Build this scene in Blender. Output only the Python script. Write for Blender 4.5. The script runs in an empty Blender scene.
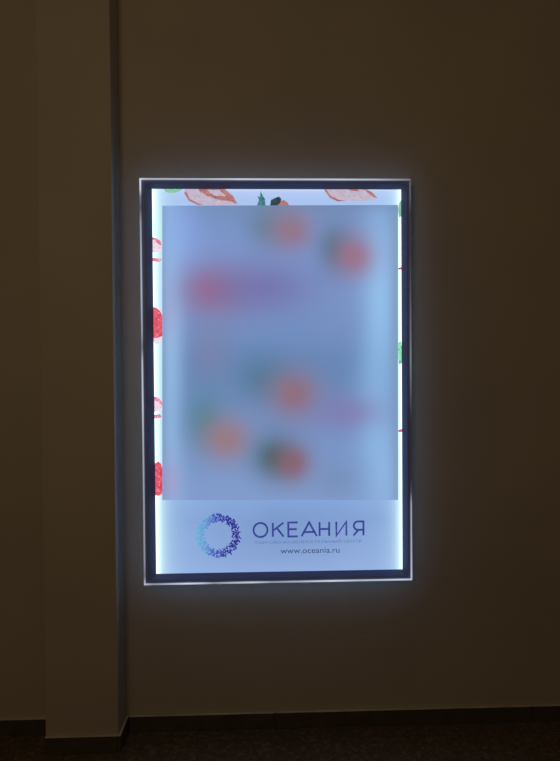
import bpy, bmesh, math, random
from mathutils import Vector, Matrix

C = bpy.context.scene.collection
SC = bpy.context.scene
random.seed(7)


def lin(r, g, b):
    def f(c):
        c /= 255.0
        return c / 12.92 if c <= 0.04045 else ((c + 0.055) / 1.055) ** 2.4
    return (f(r), f(g), f(b), 1.0)


# ------------------------------------------------------------------ node helpers
class Nodes:
    def __init__(self, name):
        self.m = bpy.data.materials.new(name)
        self.m.use_nodes = True
        self.t = self.m.node_tree
        self.t.nodes.clear()
        self.out = self.t.nodes.new('ShaderNodeOutputMaterial')

    def n(self, kind, **kw):
        nd = self.t.nodes.new(kind)
        for k, v in kw.items():
            setattr(nd, k, v)
        return nd

    def put(self, sock, v):
        if isinstance(v, bpy.types.NodeSocket):
            self.t.links.new(v, sock)
        elif v is not None:
            sock.default_value = v

    def math(self, op, a, b=None, c=None, clamp=False):
        nd = self.n('ShaderNodeMath', operation=op)
        nd.use_clamp = clamp
        for i, v in enumerate((a, b, c)):
            if v is not None:
                self.put(nd.inputs[i], v)
        return nd.outputs[0]

    def mix(self, fac, a, b, blend='MIX'):
        nd = self.n('ShaderNodeMixRGB', blend_type=blend)
        self.put(nd.inputs[0], fac)
        self.put(nd.inputs[1], a)
        self.put(nd.inputs[2], b)
        return nd.outputs[0]

    def xyz(self):
        tc = self.n('ShaderNodeTexCoord')
        s = self.n('ShaderNodeSeparateXYZ')
        self.t.links.new(tc.outputs['Object'], s.inputs[0])
        return tc.outputs['Object'], s.outputs[0], s.outputs[1], s.outputs[2]

    def noise(self, vec, scale, detail=2.0, rough=0.5):
        nd = self.n('ShaderNodeTexNoise')
        self.put(nd.inputs['Vector'], vec)
        nd.inputs['Scale'].default_value = scale
        nd.inputs['Detail'].default_value = detail
        nd.inputs['Roughness'].default_value = rough
        return nd.outputs[0]

    def ramp(self, fac, stops, interp='LINEAR'):
        nd = self.n('ShaderNodeValToRGB')
        cr = nd.color_ramp
        cr.interpolation = interp
        while len(cr.elements) < len(stops):
            cr.elements.new(0.5)
        for e, (p, c) in zip(cr.elements, stops):
            e.position = p
            e.color = c if not isinstance(c, (int, float)) else (c, c, c, 1)
        self.put(nd.inputs[0], fac)
        return nd.outputs[0]

    def maprange(self, v, a, b, c=0.0, d=1.0):
        nd = self.n('ShaderNodeMapRange')
        self.put(nd.inputs[0], v)
        for i, k in enumerate((a, b, c, d)):
            nd.inputs[i + 1].default_value = k
        return nd.outputs[0]

    def gauss(self, x, z, cx, cz, sx, sz, amp=1.0):
        u = self.math('DIVIDE', self.math('SUBTRACT', x, cx), sx)
        v = self.math('DIVIDE', self.math('SUBTRACT', z, cz), sz)
        q = self.math('ADD', self.math('MULTIPLY', u, u), self.math('MULTIPLY', v, v))
        e = self.math('EXPONENT', self.math('MULTIPLY', q, -0.5))
        return self.math('MULTIPLY', e, amp) if amp != 1.0 else e

    def emit(self, col, strength=1.0):
        nd = self.n('ShaderNodeEmission')
        self.put(nd.inputs[0], col)
        self.put(nd.inputs[1], strength)
        self.t.links.new(nd.outputs[0], self.out.inputs[0])
        return self.m

    def bsdf(self, col, rough=0.6, spec=0.3, bump=None, bump_strength=0.1, dist=0.002, metallic=0.0):
        nd = self.n('ShaderNodeBsdfPrincipled')
        self.put(nd.inputs['Base Color'], col)
        self.put(nd.inputs['Roughness'], rough)
        nd.inputs['Specular IOR Level'].default_value = spec
        nd.inputs['Metallic'].default_value = metallic
        if bump is not None:
            bn = self.n('ShaderNodeBump')
            bn.inputs['Strength'].default_value = bump_strength
            bn.inputs['Distance'].default_value = dist
            self.put(bn.inputs['Height'], bump)
            self.t.links.new(bn.outputs[0], nd.inputs['Normal'])
        self.t.links.new(nd.outputs[0], self.out.inputs[0])
        return self.m


# ------------------------------------------------------------------ mesh helpers
def link(name, bm, mats, parent=None, smooth=False, loc=(0, 0, 0)):
    me = bpy.data.meshes.new(name)
    bmesh.ops.recalc_face_normals(bm, faces=bm.faces)
    bm.to_mesh(me)
    bm.free()
    for m in (mats if isinstance(mats, (list, tuple)) else [mats]):
        me.materials.append(m)
    if smooth:
        for p in me.polygons:
            p.use_smooth = True
    o = bpy.data.objects.new(name, me)
    C.objects.link(o)
    o.location = loc
    if parent:
        o.parent = parent
    return o


def structure(o):
    o['kind'] = 'structure'
    return o


def box(bm, x0, x1, y0, y1, z0, z1, mi=0):
    v = [bm.verts.new(p) for p in ((x0, y0, z0), (x1, y0, z0), (x1, y1, z0), (x0, y1, z0),
                                   (x0, y0, z1), (x1, y0, z1), (x1, y1, z1), (x0, y1, z1))]
    for f in ((0, 1, 2, 3), (4, 5, 6, 7), (0, 1, 5, 4), (1, 2, 6, 5), (2, 3, 7, 6), (3, 0, 4, 7)):
        bm.faces.new([v[i] for i in f]).material_index = mi
    return v


def bevel(bm, w, seg=2):
    bmesh.ops.recalc_face_normals(bm, faces=bm.faces)
    bmesh.ops.bevel(bm, geom=list(bm.edges), offset=w, segments=seg, affect='EDGES', profile=0.5)


def prism(bm, pts, y0, y1, mi=0):
    """an outline in the x-z plane given a thickness along y"""
    a = [bm.verts.new((x, y0, z)) for x, z in pts]
    b = [bm.verts.new((x, y1, z)) for x, z in pts]
    fs = [bm.faces.new(a), bm.faces.new(b)]
    n = len(pts)
    for i in range(n):
        fs.append(bm.faces.new((a[i], a[(i + 1) % n], b[(i + 1) % n], b[i])))
    for f in fs:
        f.material_index = mi


def stroke(bm, pts, w, y0, y1, closed=False):
    """a flat stroke of width w along a polyline in the x-z plane, with thickness"""
    n = len(pts)
    L, R_ = [], []
    for i, p in enumerate(pts):
        p = Vector(p)
        a = Vector(pts[i - 1]) if (i > 0 or closed) else None
        b = Vector(pts[(i + 1) % n]) if (i < n - 1 or closed) else None
        d1 = (p - a).normalized() if a is not None else None
        d2 = (b - p).normalized() if b is not None else None
        d1, d2 = d1 or d2, d2 or d1
        t = (d1 + d2).normalized()
        nn = Vector((-t.y, t.x))
        k = max(0.45, nn.dot(Vector((-d1.y, d1.x))))
        L.append(p + nn * w / 2 / k)
        R_.append(p - nn * w / 2 / k)
    A = [[bm.verts.new((q.x, y, q.y)) for q in s] for y in (y0, y1) for s in (L, R_)]
    for i in range(n if closed else n - 1):
        j = (i + 1) % n
        bm.faces.new((A[0][i], A[0][j], A[1][j], A[1][i]))
        bm.faces.new((A[2][i], A[2][j], A[3][j], A[3][i]))
        bm.faces.new((A[0][i], A[0][j], A[2][j], A[2][i]))
        bm.faces.new((A[1][i], A[1][j], A[3][j], A[3][i]))
    if not closed:
        for i in (0, n - 1):
            bm.faces.new((A[0][i], A[1][i], A[3][i], A[2][i]))


# ------------------------------------------------------------------ the setting
PIL_X0, PIL_X1, PIL_D = -1.018, -0.7054, 0.1404
BASE_H, BASE_T = 0.0748, 0.013
WALL_H = 3.7


def wall_paint():
    k = Nodes('beige_wall_paint')
    v, x, y, z = k.xyz()
    n1 = k.noise(v, 2.2, 4)
    col = k.mix(k.maprange(n1, 0.35, 0.65), (0.60, 0.555, 0.49, 1), (0.65, 0.595, 0.52, 1))
    # a faint scuff low on the wall below the box
    g = k.gauss(x, z, 0.375, 0.415, 0.035, 0.006, 0.25)
    col = k.mix(g, col, (0.8, 0.76, 0.7, 1))
    return k.bsdf(col, 0.75, 0.15, k.noise(v, 140, 3), 0.12, 0.001)


PAINT = wall_paint()

bm = bmesh.new()
box(bm, -3.6, 3.6, 0.0, 0.2, -0.02, WALL_H)
structure(link('wall_back', bm, PAINT))

bm = bmesh.new()
box(bm, PIL_X0, PIL_X1, -PIL_D, 0.0, 0.0, WALL_H)
bmesh.ops.recalc_face_normals(bm, faces=bm.faces)
ed = [e for e in bm.edges if abs(e.verts[0].co.y + PIL_D) < 1e-6 and abs(e.verts[1].co.y + PIL_D) < 1e-6
      and abs(e.verts[0].co.z - e.verts[1].co.z) > 1]
bmesh.ops.bevel(bm, geom=ed, offset=0.004, segments=3, affect='EDGES', profile=0.5)
structure(link('wall_pillar', bm, PAINT))


def floor_mat():
    k = Nodes('speckled_floor_tile')
    v, x, y, z = k.xyz()
    vo = k.n('ShaderNodeTexVoronoi', feature='F1')
    k.put(vo.inputs['Vector'], v)
    vo.inputs['Scale'].default_value = 70
    sep = k.n('ShaderNodeSeparateColor')
    k.put(sep.inputs[0], vo.outputs['Color'])
    col = k.ramp(sep.outputs[0], [(0.0, (0.115, 0.085, 0.056, 1)), (0.45, (0.155, 0.115, 0.075, 1)),
                                  (0.8, (0.18, 0.134, 0.088, 1)), (1.0, (0.25, 0.19, 0.125, 1))])
    # tile joints, 0.6 m squares
    jx = k.math('PINGPONG', k.math('ADD', x, 0.022), 0.3)
    jy = k.math('PINGPONG', k.math('ADD', y, 0.09), 0.3)
    j = k.math('LESS_THAN', k.math('MINIMUM', jx, jy), 0.0012)
    col = k.mix(j, col, (0.06, 0.05, 0.045, 1))
    return k.bsdf(col, 0.5, 0.25, k.noise(v, 60, 2), 0.05, 0.001)


bm = bmesh.new()
box(bm, -3.6, 3.6, -4.6, 0.0, -0.12, 0.0)
structure(link('floor', bm, floor_mat()))


def base_mat():
    k = Nodes('brown_skirting_tile')
    v, x, y, z = k.xyz()
    n1 = k.noise(v, 18, 4)
    col = k.mix(k.maprange(n1, 0.3, 0.7), (0.10, 0.084, 0.064, 1), (0.13, 0.108, 0.083, 1))
    return k.bsdf(col, 0.5, 0.25)


BASE = base_mat()
k = Nodes('pale_top_highlight')
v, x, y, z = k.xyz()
TOP_HIGHLIGHT = k.bsdf(k.mix(k.maprange(k.noise(v, 9, 3), 0.35, 0.65), (0.62, 0.57, 0.48, 1), (0.80, 0.75, 0.66, 1)), 0.7, 0.2)


def skirting(name, runs):
    b = bmesh.new()
    for (x0, x1, y0, y1) in runs:
        t = bmesh.new()
        box(t, x0, x1, y0, y1, 0.0, BASE_H)
        bevel(t, 0.0022, 2)
        for f in t.faces:                      # edge highlight painted pale along the top of the tiles
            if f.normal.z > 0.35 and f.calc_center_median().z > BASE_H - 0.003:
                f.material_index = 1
        me = bpy.data.meshes.new('tmp')
        t.to_mesh(me)
        t.free()
        b.from_mesh(me)
        bpy.data.meshes.remove(me)
    return structure(link(name, b, [BASE, TOP_HIGHLIGHT]))


G = 0.0012
cuts = [PIL_X1 + BASE_T, -0.022, 1.178, 2.378, 3.6]
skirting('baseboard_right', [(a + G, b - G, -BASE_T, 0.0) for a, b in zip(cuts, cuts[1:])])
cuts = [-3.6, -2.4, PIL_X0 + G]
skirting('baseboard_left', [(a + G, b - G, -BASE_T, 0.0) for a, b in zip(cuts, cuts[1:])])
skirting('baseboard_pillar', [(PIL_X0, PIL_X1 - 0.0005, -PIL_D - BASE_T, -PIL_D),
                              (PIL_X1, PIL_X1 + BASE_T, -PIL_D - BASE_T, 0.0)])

# ------------------------------------------------------------------ the light box
HW, HH, ZB = 0.601, 0.9, 0.698          # half width, half height, height of the lower edge
ZC = ZB + HH
FRONT = 0.075                           # how far the front stands off the wall
PY = 0.045                              # poster plane
PX0, PX1, PZ0, PZ1 = -0.5512, 0.5630, 0.7390, 2.4590     # visible poster (world)

root = bpy.data.objects.new('light_box', None)
C.objects.link(root)
root.location = (0, 0, ZB)
root['label'] = 'lit wall-hung advertising light box with dark frame, strawberry poster and blue ring logo'
root['category'] = 'light box'


def part(name, b, mats, parent=root, label=None, smooth=False):
    """the mesh is given in metres from the lower middle of the box (parent empties are at that point)"""
    o = link(name, b, mats, parent, smooth)
    if label:
        o['label'] = label
    return o


def Z(z):            # world height to height in the box
    return z - ZB


# housing behind the panel
k = Nodes('dark_grey_metal')
v, x, y, z = k.xyz()
HOUSE = k.bsdf(k.mix(k.noise(v, 30, 2), (0.12, 0.12, 0.13, 1), (0.16, 0.16, 0.17, 1)), 0.5, 0.3)
bm = bmesh.new()
box(bm, -HW + 0.03, HW - 0.03, -0.0435, 0.0, 0.03, 2 * HH - 0.03)
bevel(bm, 0.002, 2)
part('housing', bm, HOUSE)

# frame: a mitred moulding, flat lip outside, long bevel down to the poster
k = Nodes('navy_frame_lacquer')
v, x, y, z = k.xyz()
NAVY = k.bsdf(k.mix(k.noise(v, 25, 3), (0.21, 0.28, 0.58, 1), (0.25, 0.32, 0.65, 1)), 0.38, 0.35)


k = Nodes('grey_frame_lip')
v, x, y, z = k.xyz()
LIP = k.bsdf(k.mix(k.noise(v, 25, 3), (0.32, 0.42, 0.92, 1), (0.36, 0.46, 0.98, 1)), 0.4, 0.35)


def ring_mesh(profiles, closed=True):
    """profiles: list of (x0,x1,z0,z1,y) rectangles, joined one to the next"""
    b = bmesh.new()
    rows = []
    for (x0, x1, z0, z1, yy) in profiles:
        rows.append([b.verts.new(p) for p in ((x0, yy, z0), (x1, yy, z0), (x1, yy, z1), (x0, yy, z1))])
    m = len(rows)
    faces = []
    for r in range(m if closed else m - 1):
        A, B = rows[r], rows[(r + 1) % m]
        for i in range(4):
            j = (i + 1) % 4
            f = b.faces.new((A[i], A[j], B[j], B[i]))
            faces.append((r, i, f))
    return b, faces


RW = 0.0062          # width of the clear acrylic edge
ix0, ix1, iz0, iz1 = PX0, PX1, Z(PZ0), Z(PZ1)
ox0, ox1, oz0, oz1 = -HW + RW, HW - RW, RW, 2 * HH - RW


def lerp_ring(t, yy):
    return (ox0 + (ix0 - ox0) * t, ox1 + (ix1 - ox1) * t, oz0 + (iz0 - oz0) * t, oz1 + (iz1 - oz1) * t, yy)


bm, ff = ring_mesh([lerp_ring(0, -0.0445), lerp_ring(0, -0.0690), lerp_ring(0.03, -0.0705), lerp_ring(0.34, -0.0685),
                   lerp_ring(0.38, -0.0675), lerp_ring(0.95, -0.0475), lerp_ring(1.0, -0.0455), lerp_ring(1.0, -0.0445)])
for r, i, f in ff:
    f.material_index = 1 if r in (1, 2) else 0
part('frame', bm, [NAVY, LIP], label='dark navy bevelled frame')


# clear acrylic edge lit from within: each side carries the uneven glow the photo shows
def glow(name, axis, stops, gain, tint=(0.80, 0.86, 1.0, 1)):
    k = Nodes(name)
    v, x, y, z = k.xyz()
    t = k.maprange(x, -HW, HW) if axis == 'x' else k.maprange(z, 0, 2 * HH)
    s = k.ramp(t, stops)
    return k.emit(tint, k.math('MULTIPLY', s, gain))


def V(c):            # picture brightness to light
    return lin(c, c, c)[0]


def ty(py):          # rough picture row to 0..1 up the side
    return (583 - py) / 404.0


def tx(px):
    return (px - 142) / 270.0


lineL = [(ty(p), V(c)) for p, c in ((583, 205), (574, 120), (560, 150), (500, 160), (440, 175), (400, 205), (360, 190),
                                    (346, 120), (330, 165), (290, 185), (250, 175), (222, 160), (208, 90), (197, 130), (190, 215), (179, 235))]
lineR = [(ty(p), V(c)) for p, c in ((580, 200), (540, 175), (505, 165), (494, 80), (480, 50), (420, 48), (395, 90),
                                    (360, 130), (335, 115), (290, 85), (250, 62), (215, 60), (195, 100), (180, 95))]
lineT = [(tx(p), V(c)) for p, c in ((140, 215), (150, 190), (200, 185), (240, 215), (300, 200), (340, 210), (380, 185), (411, 130))]
lineB = [(tx(p), V(c)) for p, c in ((144, 190), (152, 150), (162, 175), (185, 225), (200, 205), (212, 150), (228, 190),
                                    (250, 215), (270, 160), (300, 185), (330, 225), (360, 195), (400, 215), (412, 200))]
mats = [glow('acrylic_edge_bottom', 'x', lineB, 1.0), glow('acrylic_edge_right', 'z', lineR, 1.0),
        glow('acrylic_edge_top', 'x', lineT, 1.0), glow('acrylic_edge_left', 'z', lineL, 1.0)]
SIDE = (0.36, 0.60, 1.0, 1)
sideL = [(0, 0.9), (0.5, 1.0), (1, 0.8)]
mats += [glow('acrylic_side_bottom', 'x', [(0, 0.8), (0.5, 1.0), (1, 0.8)], 2.6, SIDE),
         glow('acrylic_side_right', 'z', [(0, 0.9), (0.5, 1.0), (1, 0.6)], 1.5, SIDE),
         glow('acrylic_side_top', 'x', [(0, 0.9), (0.5, 1.0), (1, 0.8)], 1.9, SIDE),
         glow('acrylic_side_left', 'z', sideL, 1.55, SIDE)]
ch = 0.0012
prof = [(-HW, HW, 0, 2 * HH, -0.0675), (-HW, HW, 0, 2 * HH, -FRONT + ch),
        (-HW + ch, HW - ch, ch, 2 * HH - ch, -FRONT),
        (-HW + RW, HW - RW, RW, 2 * HH - RW, -FRONT + 0.0005),
        (-HW + RW, HW - RW, RW, 2 * HH - RW, -0.0675)]
bm, fc = ring_mesh(prof)
for r, i, f in fc:
    f.material_index = i + (4 if r in (0, 4) else 0)
part('acrylic_edge', bm, mats, label='clear acrylic rim glowing white along its edge')


# ------------------------------------------------------------------ poster
def edge_light(k, x, z):
    """brightness of the edge-lit panel: LED strips run up both long sides"""
    l = k.math('EXPONENT', k.math('DIVIDE', k.math('SUBTRACT', PX0, x), 0.030))
    r = k.math('EXPONENT', k.math('DIVIDE', k.math('SUBTRACT', x, PX1), 0.026))
    return l, r


def poster_mat():
    k = Nodes('backlit_poster_print')
    v, x, y, z = k.xyz()
    l, r = edge_light(k, x, z)
    t = k.maprange(z, 0.0, 2 * HH)
    base = k.ramp(t, [(0.02, lin(146, 174, 222)), (0.06, lin(140, 168, 217)), (0.15, lin(130, 160, 211)), (0.22, lin(136, 168, 220)),
                      (0.60, lin(160, 200, 240)), (0.95, lin(172, 196, 240)), (0.972, lin(182, 204, 245)), (0.977, lin(205, 220, 245))])
    n1 = k.noise(v, 5.0, 2)
    base = k.mix(k.maprange(n1, 0.3, 0.7, 0.0, 0.12), base, lin(170, 195, 245))
    # soft darker middle behind the words, lighter to both sides
    base = k.mix(k.gauss(x, z, 0.02, Z(0.93), 0.20, 0.10, 0.6), base, lin(120, 150, 200))
    wide = k.math('MAXIMUM', k.math('EXPONENT', k.math('DIVIDE', k.math('SUBTRACT', PX0, x), 0.11)),
                  k.math('EXPONENT', k.math('DIVIDE', k.math('SUBTRACT', x, PX1), 0.09)))
    base = k.mix(k.math('MULTIPLY', wide, 0.55), base, lin(168, 208, 246))
    g = k.math('MULTIPLY', l, 1.25, clamp=True)
    base = k.mix(k.math('MULTIPLY', g, 1.0), base, lin(222, 255, 255))
    base = k.mix(k.math('MULTIPLY', r, 1.0, clamp=True), base, lin(222, 250, 255))
    # pale green shine high on the two long sides
    base = k.mix(k.gauss(x, z, PX0 + 0.02, Z(2.25), 0.03, 0.09, 0.35), base, lin(190, 255, 225))
    near = k.math('MAXIMUM', k.math('EXPONENT', k.math('DIVIDE', k.math('SUBTRACT', PX0, x), 0.012)),
                  k.math('EXPONENT', k.math('DIVIDE', k.math('SUBTRACT', x, PX1), 0.012)))
    s = k.math('ADD', 1.0, k.math('MULTIPLY', near, 0.9))
    return k.emit(base, s)


bm = bmesh.new()
box(bm, PX0 - 0.004, PX1 + 0.004, -PY, -PY + 0.0008, Z(PZ0) - 0.004, Z(PZ1) + 0.004)
poster = part('poster', bm, poster_mat(), label='backlit pale blue strawberry poster')

Y0, Y1 = -PY, -PY - 0.0004       # prints lie on the poster
CAM = dict(loc=(-0.0737, -2.6979, 1.6491), rot=(-0.0321, -0.0173, 0.0074), f=590.0)


# blurred-over middle of the poster: soft colour blobs stand in for hidden print
def pic_x(px):
    return -0.5135 + (px - 162.3) * (1.0602 / 235.7)


def pic_z(py):
    return Z(2.3874 - (py - 205.4) * (1.3238 / 294.6))


SX = 1.0602 / 235.7


def blur_mat():
    k = Nodes('blurred_berry_blobs')
    v, x, y, z = k.xyz()
    t = k.maprange(z, pic_z(500), pic_z(205))
    col = k.ramp(t, [(0.0, lin(132, 160, 210)), (0.12, lin(126, 156, 208)), (0.3, lin(114, 146, 198)), (0.45, lin(100, 134, 182)),
                     (0.55, lin(112, 144, 196)), (0.70, lin(126, 155, 210)), (0.88, lin(128, 156, 214)), (1.0, lin(118, 144, 190))], 'B_SPLINE')
    for q, (px, py, sx, sy, c, a) in enumerate(BLOBS):
        if q >= 9:
            sx, sy, a = sx * 1.12, sy * 1.12, a * (0.5 if a == 0.5 or a == 0.55 else 0.82 if c[0] > 112 else 1.05)
        col = k.mix(k.gauss(x, z, pic_x(px), pic_z(py), sx * SX, sy * SX, a), col, lin(*c))
    hs = k.n('ShaderNodeHueSaturation')
    hs.inputs['Saturation'].default_value = 0.98
    k.put(hs.inputs['Color'], col)
    return k.emit(hs.outputs[0], 0.94)


BLOBS = [
    # light sides
    (170, 350, 9, 200, (150, 192, 236), 0.8),
    (182, 235, 14, 30, (140, 172, 238), 0.7),
    (172, 300, 9, 50, (160, 196, 240), 0.4),
    (380, 300, 13, 70, (152, 200, 244), 0.85),
    (376, 430, 14, 50, (142, 188, 236), 0.8),
    (384, 480, 10, 30, (150, 190, 236), 0.6),
    (398, 350, 5, 220, (132, 160, 190), 0.75),
    (162, 350, 3, 220, (128, 160, 190), 0.55),
    (330, 206, 60, 4, (118, 142, 180), 0.4),
    # berries
    (268, 226, 14, 14, (92, 130, 150), 0.7),
    (291, 230, 15, 14, (154, 120, 136), 0.95),
    (294, 233, 9, 8, (166, 104, 120), 0.5),
    (336, 249, 12, 15, (78, 118, 138), 0.85),
    (354, 256, 14, 14, (164, 116, 138), 0.95),
    (355, 257, 8, 8, (180, 100, 122), 0.5),
    (215, 290, 24, 17, (152, 106, 142), 0.9),
    (208, 288, 11, 11, (176, 88, 118), 0.55),
    (266, 287, 34, 18, (116, 108, 168), 0.85),
    (210, 350, 14, 18, (128, 134, 172), 0.75),
    (338, 326, 16, 14, (130, 150, 196), 0.5),
    (262, 378, 16, 14, (80, 124, 152), 0.75),
    (293, 394, 17, 16, (154, 112, 118), 0.95),
    (294, 395, 9, 9, (160, 98, 104), 0.5),
    (348, 413, 24, 12, (136, 122, 176), 0.8),
    (204, 420, 13, 18, (84, 134, 150), 0.8),
    (226, 438, 16, 15, (162, 124, 126), 0.95),
    (224, 440, 9, 8, (170, 118, 112), 0.5),
    (273, 457, 14, 14, (66, 104, 112), 0.9),
    (291, 463, 13, 13, (144, 98, 104), 0.95),
    (294, 464, 7, 8, (150, 88, 96), 0.5),
    (335, 480, 16, 12, (116, 140, 178), 0.6),
    (168, 318, 7, 12, (170, 150, 205), 0.55),
    (168, 480, 7, 14, (175, 145, 200), 0.6),
]
bm = bmesh.new()
quad = [(-0.5065, Z(2.3850)), (0.5493, Z(2.3898)), (0.5441, Z(1.0559)), (-0.5206, Z(1.0713))]
prism(bm, quad, Y0, Y1)
part('blurred_area', bm, blur_mat(), poster, 'blurred-over blue middle of the poster with red and green berry blobs')


# strawberry slices and leaves peeping out round the blurred area
def berry_mat(name, c0, c1, cs, scale=140.0, pale=None):
    k = Nodes(name)
    v, x, y, z = k.xyz()
    n1 = k.noise(v, 45, 3)
    col = k.mix(k.maprange(n1, 0.35, 0.65), lin(*c0), lin(*c1))
    vo = k.n('ShaderNodeTexVoronoi', feature='F1')
    k.put(vo.inputs['Vector'], v)
    vo.inputs['Scale'].default_value = scale
    d = k.math('LESS_THAN', vo.outputs['Distance'], 0.26)
    col = k.mix(k.math('MULTIPLY', d, 0.7), col, lin(*cs))
    return k.emit(col, 1.0)


RED = berry_mat('red_berry_print', (214, 66, 92), (232, 104, 124), (248, 176, 190), 90)
PINK = berry_mat('pale_slice_print', (190, 178, 202), (202, 188, 204), (184, 150, 168), 70)
RIND = berry_mat('slice_rind_print', (172, 112, 114), (186, 134, 130), (150, 88, 94), 60)
ROSE = berry_mat('rose_slice_print', (225, 120, 150), (240, 150, 175), (250, 210, 225), 70)
WHITEPINK = berry_mat('white_slice_print', (238, 214, 232), (246, 226, 240), (225, 180, 205), 60)
GREEN = berry_mat('green_leaf_print', (62, 112, 128), (84, 136, 140), (44, 86, 98), 60)
DARK = berry_mat('dark_leaf_print', (44, 62, 76), (70, 92, 100), (34, 44, 66), 60)
LIME = berry_mat('lime_leaf_print', (130, 190, 160), (148, 204, 176), (170, 220, 190), 40)
MINT = berry_mat('mint_leaf_print', (130, 215, 170), (160, 235, 195), (60, 130, 100), 60)


def un(px, py):
    """picture row/column as measured on the photograph, to metres on the poster"""
    ya, pa, ro = CAM['rot']
    M = (Matrix.Rotation(ya, 3, 'Z') @ Matrix.Rotation(pa, 3, 'X') @ Matrix.Rotation(ro, 3, 'Y'))
    d = M @ Vector(((px - 280) / CAM['f'], 1, -(py - 380.5) / CAM['f']))
    o = Vector(CAM['loc'])
    tt = (-PY - o.y) / d.y
    p = o + d * tt
    return p.x, Z(p.z)


def print_shape(name, layers, label):
    """one printed motif: layers of (material, outline in measured rows/columns)"""
    b = bmesh.new()
    ms = []
    for q, (m, pts) in enumerate(layers):
        if m not in ms:
            ms.append(m)
        w = []
        for p in pts:
            ux, uz = un(*p)
            w.append((min(max(ux, PX0 - 0.003), PX1 + 0.003), min(uz, Z(PZ1) + 0.003)))
        prism(b, w, Y0 - 0.00008 * q, -PY - 0.00025 - 0.00008 * q, ms.index(m))
    return part(name, b, ms, poster, label)


def oval(cx, cy, rx, ry, n=24, rot=0.0, a0=0.0, a1=360.0):
    out = []
    for i in range(n):
        a = math.radians(a0 + (a1 - a0) * i / (n if a1 - a0 >= 360 else n - 1))
        ux, uy = rx * math.cos(a), ry * math.sin(a)
        c, s = math.cos(rot), math.sin(rot)
        out.append((cx + ux * c - uy * s, cy + ux * s + uy * c))
    return out


print_shape('strawberry_slice', [
    (PINK, [(184, 190), (190, 199), (198, 203.5), (212, 205.5), (226, 205.5), (237, 204), (231, 196), (222, 188), (186, 188)]),
    (RIND, [(198, 188), (224, 188), (233, 196), (237.5, 204), (229, 201), (219, 200), (207, 196), (199, 191)]),
    (PINK, [(208, 190), (219, 190), (226, 196), (216, 196), (210, 193)]),
    (RIND, [(186, 191), (190, 199), (198, 203.5), (205, 205), (198, 205), (189, 201), (184, 193)])],
    'pale strawberry slice printed at top left')
print_shape('leaf', [(LIME, [(163, 188), (166, 192), (172, 193.5), (178, 192), (184, 188)])], 'lime green leaf tip at top left corner')
print_shape('leaf', [(GREEN, [(257, 205.5), (259, 200), (257.5, 196), (260, 197), (260.5, 191), (263, 196), (265, 199), (265.5, 205.5)])],
            'dark green pointed leaf at top centre')
print_shape('strawberry', [
    (RIND, [(276, 205.5), (280, 201), (284, 200), (288, 203), (289, 205.5)]),
    (DARK, [(270, 205.5), (271, 200), (275, 198), (279, 196.5), (281.5, 199), (280, 203), (277, 205.5)])],
    'dark strawberry top at top centre')
print_shape('strawberry_slice', [
    (PINK, [(326, 190), (331, 196), (338, 199.5), (350, 200.5), (362, 201), (372, 200), (377, 198), (372, 192), (366, 188.5), (328, 188.5)]),
    (RIND, [(326, 189), (331, 196), (338, 199.5), (346, 200.7), (338, 201.5), (330, 198), (324, 190)]),
    (RIND, [(346, 188.5), (352, 191), (360, 191.5), (356, 189)]),
    (RIND, [(364, 188.5), (372, 192), (377.5, 198), (373, 197), (367, 192)])],
    'pale strawberry slice printed at top right')
print_shape('leaf', [(LIME, [(399.2, 203), (401.5, 199), (401.5, 216), (399.2, 218), (398, 210)])], 'pale green leaf on right edge near top')
print_shape('leaf', [(MINT, [(398.2, 343), (401, 341), (402, 352), (402, 363), (399, 365), (398.2, 356)])], 'green leaf on right edge at middle')
print_shape('strawberry', [(RED, [(398.3, 268), (402, 267), (402, 269.5), (398.3, 269.5)])], 'sliver of red berry on right edge')
print_shape('strawberry', [(RED, [(398.3, 430), (402, 429), (402, 432), (398.3, 432)])], 'tiny red sliver low on right edge')
print_shape('strawberry_slice', [
    (WHITEPINK, [(151.5, 238), (156, 238), (161, 243), (162, 249), (160, 252), (152, 252)]),
    (ROSE, [(151.5, 237), (156, 238), (160.5, 241), (162, 246), (158, 244), (154, 240), (151.5, 240)]),
    (ROSE, [(152, 257.5), (158, 258.5), (162, 259), (160, 262), (152, 261)])],
    'pink strawberry slice on left edge near top')
print_shape('strawberry', [
    (WHITEPINK, [(153, 336), (162, 336), (161, 341), (157, 345), (153, 341)]),
    (RED, [(152.5, 307), (156, 307.5), (160, 311), (162.3, 316), (162.3, 336), (157, 338), (152.5, 338)])],
    'red strawberry on left edge at middle')
print_shape('strawberry_slice', [
    (WHITEPINK, [(154, 398), (158, 399), (162, 405), (162, 410), (154, 412)]),
    (ROSE, [(154, 396.5), (158, 397.5), (162, 402), (162.3, 406), (158, 402), (154, 400)]),
    (ROSE, [(154, 415), (160, 414), (162, 417), (155, 419)])],
    'pink strawberry slice on left edge below middle')
print_shape('strawberry', [
    (RED, [(155, 463), (158.5, 461.5), (161, 464), (162.3, 468), (162.3, 494), (158, 496), (155, 495)])],
    'red strawberry on left edge beside bottom of blurred area')


# logo ring of short coral-like dashes
def logo_mat():
    k = Nodes('ring_logo_ink')
    v, x, y, z = k.xyz()
    t = k.maprange(x, -0.37, -0.172)
    col = k.ramp(t, [(0.0, lin(104, 178, 214)), (0.2, lin(92, 160, 214)), (0.34, lin(74, 110, 196)), (0.5, lin(58, 70, 172)),
                     (0.75, lin(48, 44, 146)), (1.0, lin(56, 40, 140))])
    return k.emit(col, 1.0)


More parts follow.
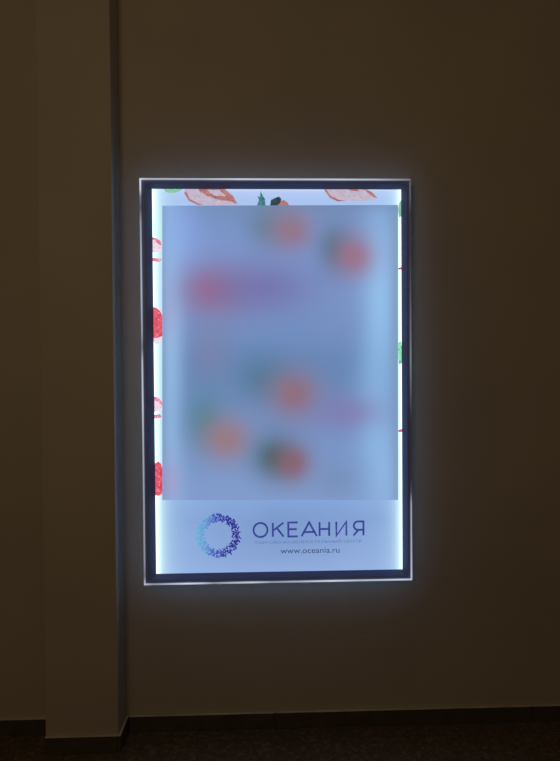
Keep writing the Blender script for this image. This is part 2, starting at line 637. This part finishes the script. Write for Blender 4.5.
bm = bmesh.new()
LC = un(218.4, 535.6)
rng = random.Random(3)
rin, rout = 0.061, 0.094
for ringr in range(7):
    n = 38 + 4 * ringr
    rr = rin + (rout - rin) * (ringr + 0.3) / 7
    for i in range(n):
        a = 2 * math.pi * (i + rng.uniform(-0.35, 0.35)) / n
        r0 = rr + rng.uniform(-0.004, 0.004)
        tilt = rng.choice((-0.9, -0.45, 0.5, 0.95, 1.3)) + rng.uniform(-0.25, 0.25)
        L_ = rng.uniform(0.008, 0.015)
        da, db = a + tilt, a + tilt + rng.uniform(-0.7, 0.7)
        p0 = Vector((LC[0] + r0 * math.cos(a), LC[1] + r0 * math.sin(a)))
        p1 = p0 + L_ * 0.5 * Vector((math.cos(da), math.sin(da)))
        p2 = p1 + L_ * 0.5 * Vector((math.cos(db), math.sin(db)))
        stroke(bm, [tuple(p0), tuple(p1), tuple(p2)], rng.uniform(0.0036, 0.0054), Y0, -PY - 0.0004 - 0.00005 * rng.random())
part('logo_ring', bm, logo_mat(), poster, 'ring logo of short strokes from cyan to violet')

# the word, letter by letter
k = Nodes('violet_letter_ink')
v, x, y, z = k.xyz()
INK = k.emit(k.mix(k.maprange(k.noise(v, 60, 2), 0.3, 0.7), lin(54, 62, 142), lin(66, 76, 158)), 1.0)
k = Nodes('dark_web_ink')
v, x, y, z = k.xyz()
WEB = k.emit(k.mix(k.noise(v, 50, 2), lin(46, 64, 104), lin(58, 78, 120)), 1.0)
k = Nodes('faint_tagline_ink')
v, x, y, z = k.xyz()
TAG = k.emit(k.mix(k.noise(v, 50, 2), lin(88, 114, 168), lin(100, 124, 178)), 1.0)

X0w, zb_w = un(252.5, 538)
X1w, zt_w = un(364.5, 521)
zb_w += 0.004
zt_w = zb_w + 0.0635
H_ = zt_w - zb_w
W_ = X1w - X0w
SW = 0.0088


def ltr(name_pts, x0, x1, closed=()):
    b = bmesh.new()
    for i, pl in enumerate(name_pts):
        pts = [(x0 + u * (x1 - x0), zb_w + w * H_) for u, w in pl]
        stroke(b, pts, SW, Y0, Y1, closed=(i in closed))
    return part('letter', b, INK, poster)


circ = [(0.5 + 0.5 * math.cos(2 * math.pi * i / 40), 0.5 + 0.5 * math.sin(2 * math.pi * i / 40)) for i in range(40)]
bowl = [(1, 0.0), (1, 1.0), (0.42, 1.0)] + [(0.42 - 0.38 * math.sin(math.pi * i / 12), 0.70 + 0.30 * math.cos(math.pi * i / 12)) for i in range(1, 12)] + [(0.42, 0.40), (1, 0.40)]
lw = [253.6, 267.4, 272.8, 283.4, 288.2, 297.6, 301.4, 316.6, 319.4, 329.0, 336.2, 346.2, 353.4, 363.4]
lx = [X0w + (q - 252.5) / 112.0 * W_ for q in lw]
ltr([circ], lx[0], lx[1], closed=(0,))                                                    # О
ltr([[(0, 0), (0, 1)], [(1, 1), (0.1, 0.48)], [(0.38, 0.62), (1, 0)]], lx[2], lx[3])      # К
ltr([[(1, 0), (0, 0), (0, 1), (1, 1)], [(0, 0.52), (0.9, 0.52)]], lx[4], lx[5])           # Е
ltr([[(0, 0), (0.5, 1), (1, 0)], [(0.18, 0.3), (0.82, 0.3)]], lx[6], lx[7])               # А
ltr([[(0, 0), (0, 1)], [(1, 0), (1, 1)], [(0, 0.5), (1, 0.5)]], lx[8], lx[9])             # Н
ltr([[(0, 1), (0, 0), (1, 1), (1, 0)]], lx[10], lx[11])                                   # И
ltr([bowl, [(0.5, 0.40), (0, 0)]], lx[12], lx[13])                                        # Я


def text_part(name, s, m, px0, px1, py_base, py_top, label):
    cu = bpy.data.curves.new(name, 'FONT')
    cu.body = s
    cu.size = 1.0
    cu.extrude = 0.0
    to = bpy.data.objects.new(name, cu)
    C.objects.link(to)
    bpy.context.view_layer.update()
    me = bpy.data.meshes.new_from_object(to.evaluated_get(bpy.context.evaluated_depsgraph_get()))
    bpy.data.objects.remove(to)
    b = bmesh.new()
    b.from_mesh(me)
    bpy.data.meshes.remove(me)
    xs = [w.co.x for w in b.verts]
    zs = [w.co.y for w in b.verts]
    x0, zb = un(px0, py_base)
    x1, _ = un(px1, py_base)
    _, zt = un(px0, py_top)
    for w in b.verts:
        w.co = ((w.co.x - min(xs)) / (max(xs) - min(xs)) * (x1 - x0) + x0, Y0,
                (w.co.y - min(zs)) / (max(zs) - min(zs)) * (zt - zb) + zb)
    r = bmesh.ops.extrude_face_region(b, geom=list(b.faces))
    for g in r['geom']:
        if isinstance(g, bmesh.types.BMVert):
            g.co.y = Y1
    return part(name, b, m, poster, label)


text_part('tagline', 'ТОРГОВО-РАЗВЛЕКАТЕЛЬНЫЙ ЦЕНТР', TAG, 254.5, 362.0, 544.6, 540.6, 'faint small tagline under the big letters')
text_part('web_address', 'www.oceania.ru', WEB, 280.5, 339.5, 553.6, 548.4, 'dark web address under the tagline')

# ------------------------------------------------------------------ light
w = bpy.data.worlds.new('dim_hall')
SC.world = w
w.use_nodes = True
bg = w.node_tree.nodes['Background']
bg.inputs[0].default_value = (1.0, 0.66, 0.335, 1)
bg.inputs[1].default_value = 0.027

ld = bpy.data.lights.new('hall_lamp', 'AREA')
ld.shape = 'DISK'
ld.size = 0.9
ld.energy = 6.2
ld.color = (1.0, 0.70, 0.38)
lo = bpy.data.objects.new('hall_lamp', ld)
C.objects.link(lo)
lo.location = (-0.95, -3.3, 2.8)
lo.rotation_euler = (Vector((0.0, 0, 1.75)) - lo.location).to_track_quat('-Z', 'Y').to_euler()

# ------------------------------------------------------------------ camera
cd = bpy.data.cameras.new('camera')
cd.sensor_fit = 'VERTICAL'
cd.sensor_height = 36.0
cd.lens = CAM['f'] / 761.0 * 36.0
co = bpy.data.objects.new('camera', cd)
C.objects.link(co)
ya, pa, ro = CAM['rot']
M = (Matrix.Rotation(ya, 3, 'Z') @ Matrix.Rotation(pa, 3, 'X') @ Matrix.Rotation(ro, 3, 'Y'))
cm = M @ Matrix.Rotation(math.pi / 2, 3, 'X')
co.matrix_world = Matrix.Translation(CAM['loc']) @ cm.to_4x4()
SC.camera = co

vs = SC.view_settings
vs.view_transform = 'Standard'
vs.look = 'None'
vs.exposure = 0.0
vs.gamma = 1.0
vs.use_curve_mapping = False
SC.cycles.sample_clamp_indirect = 4.0
SC.cycles.use_denoising = True
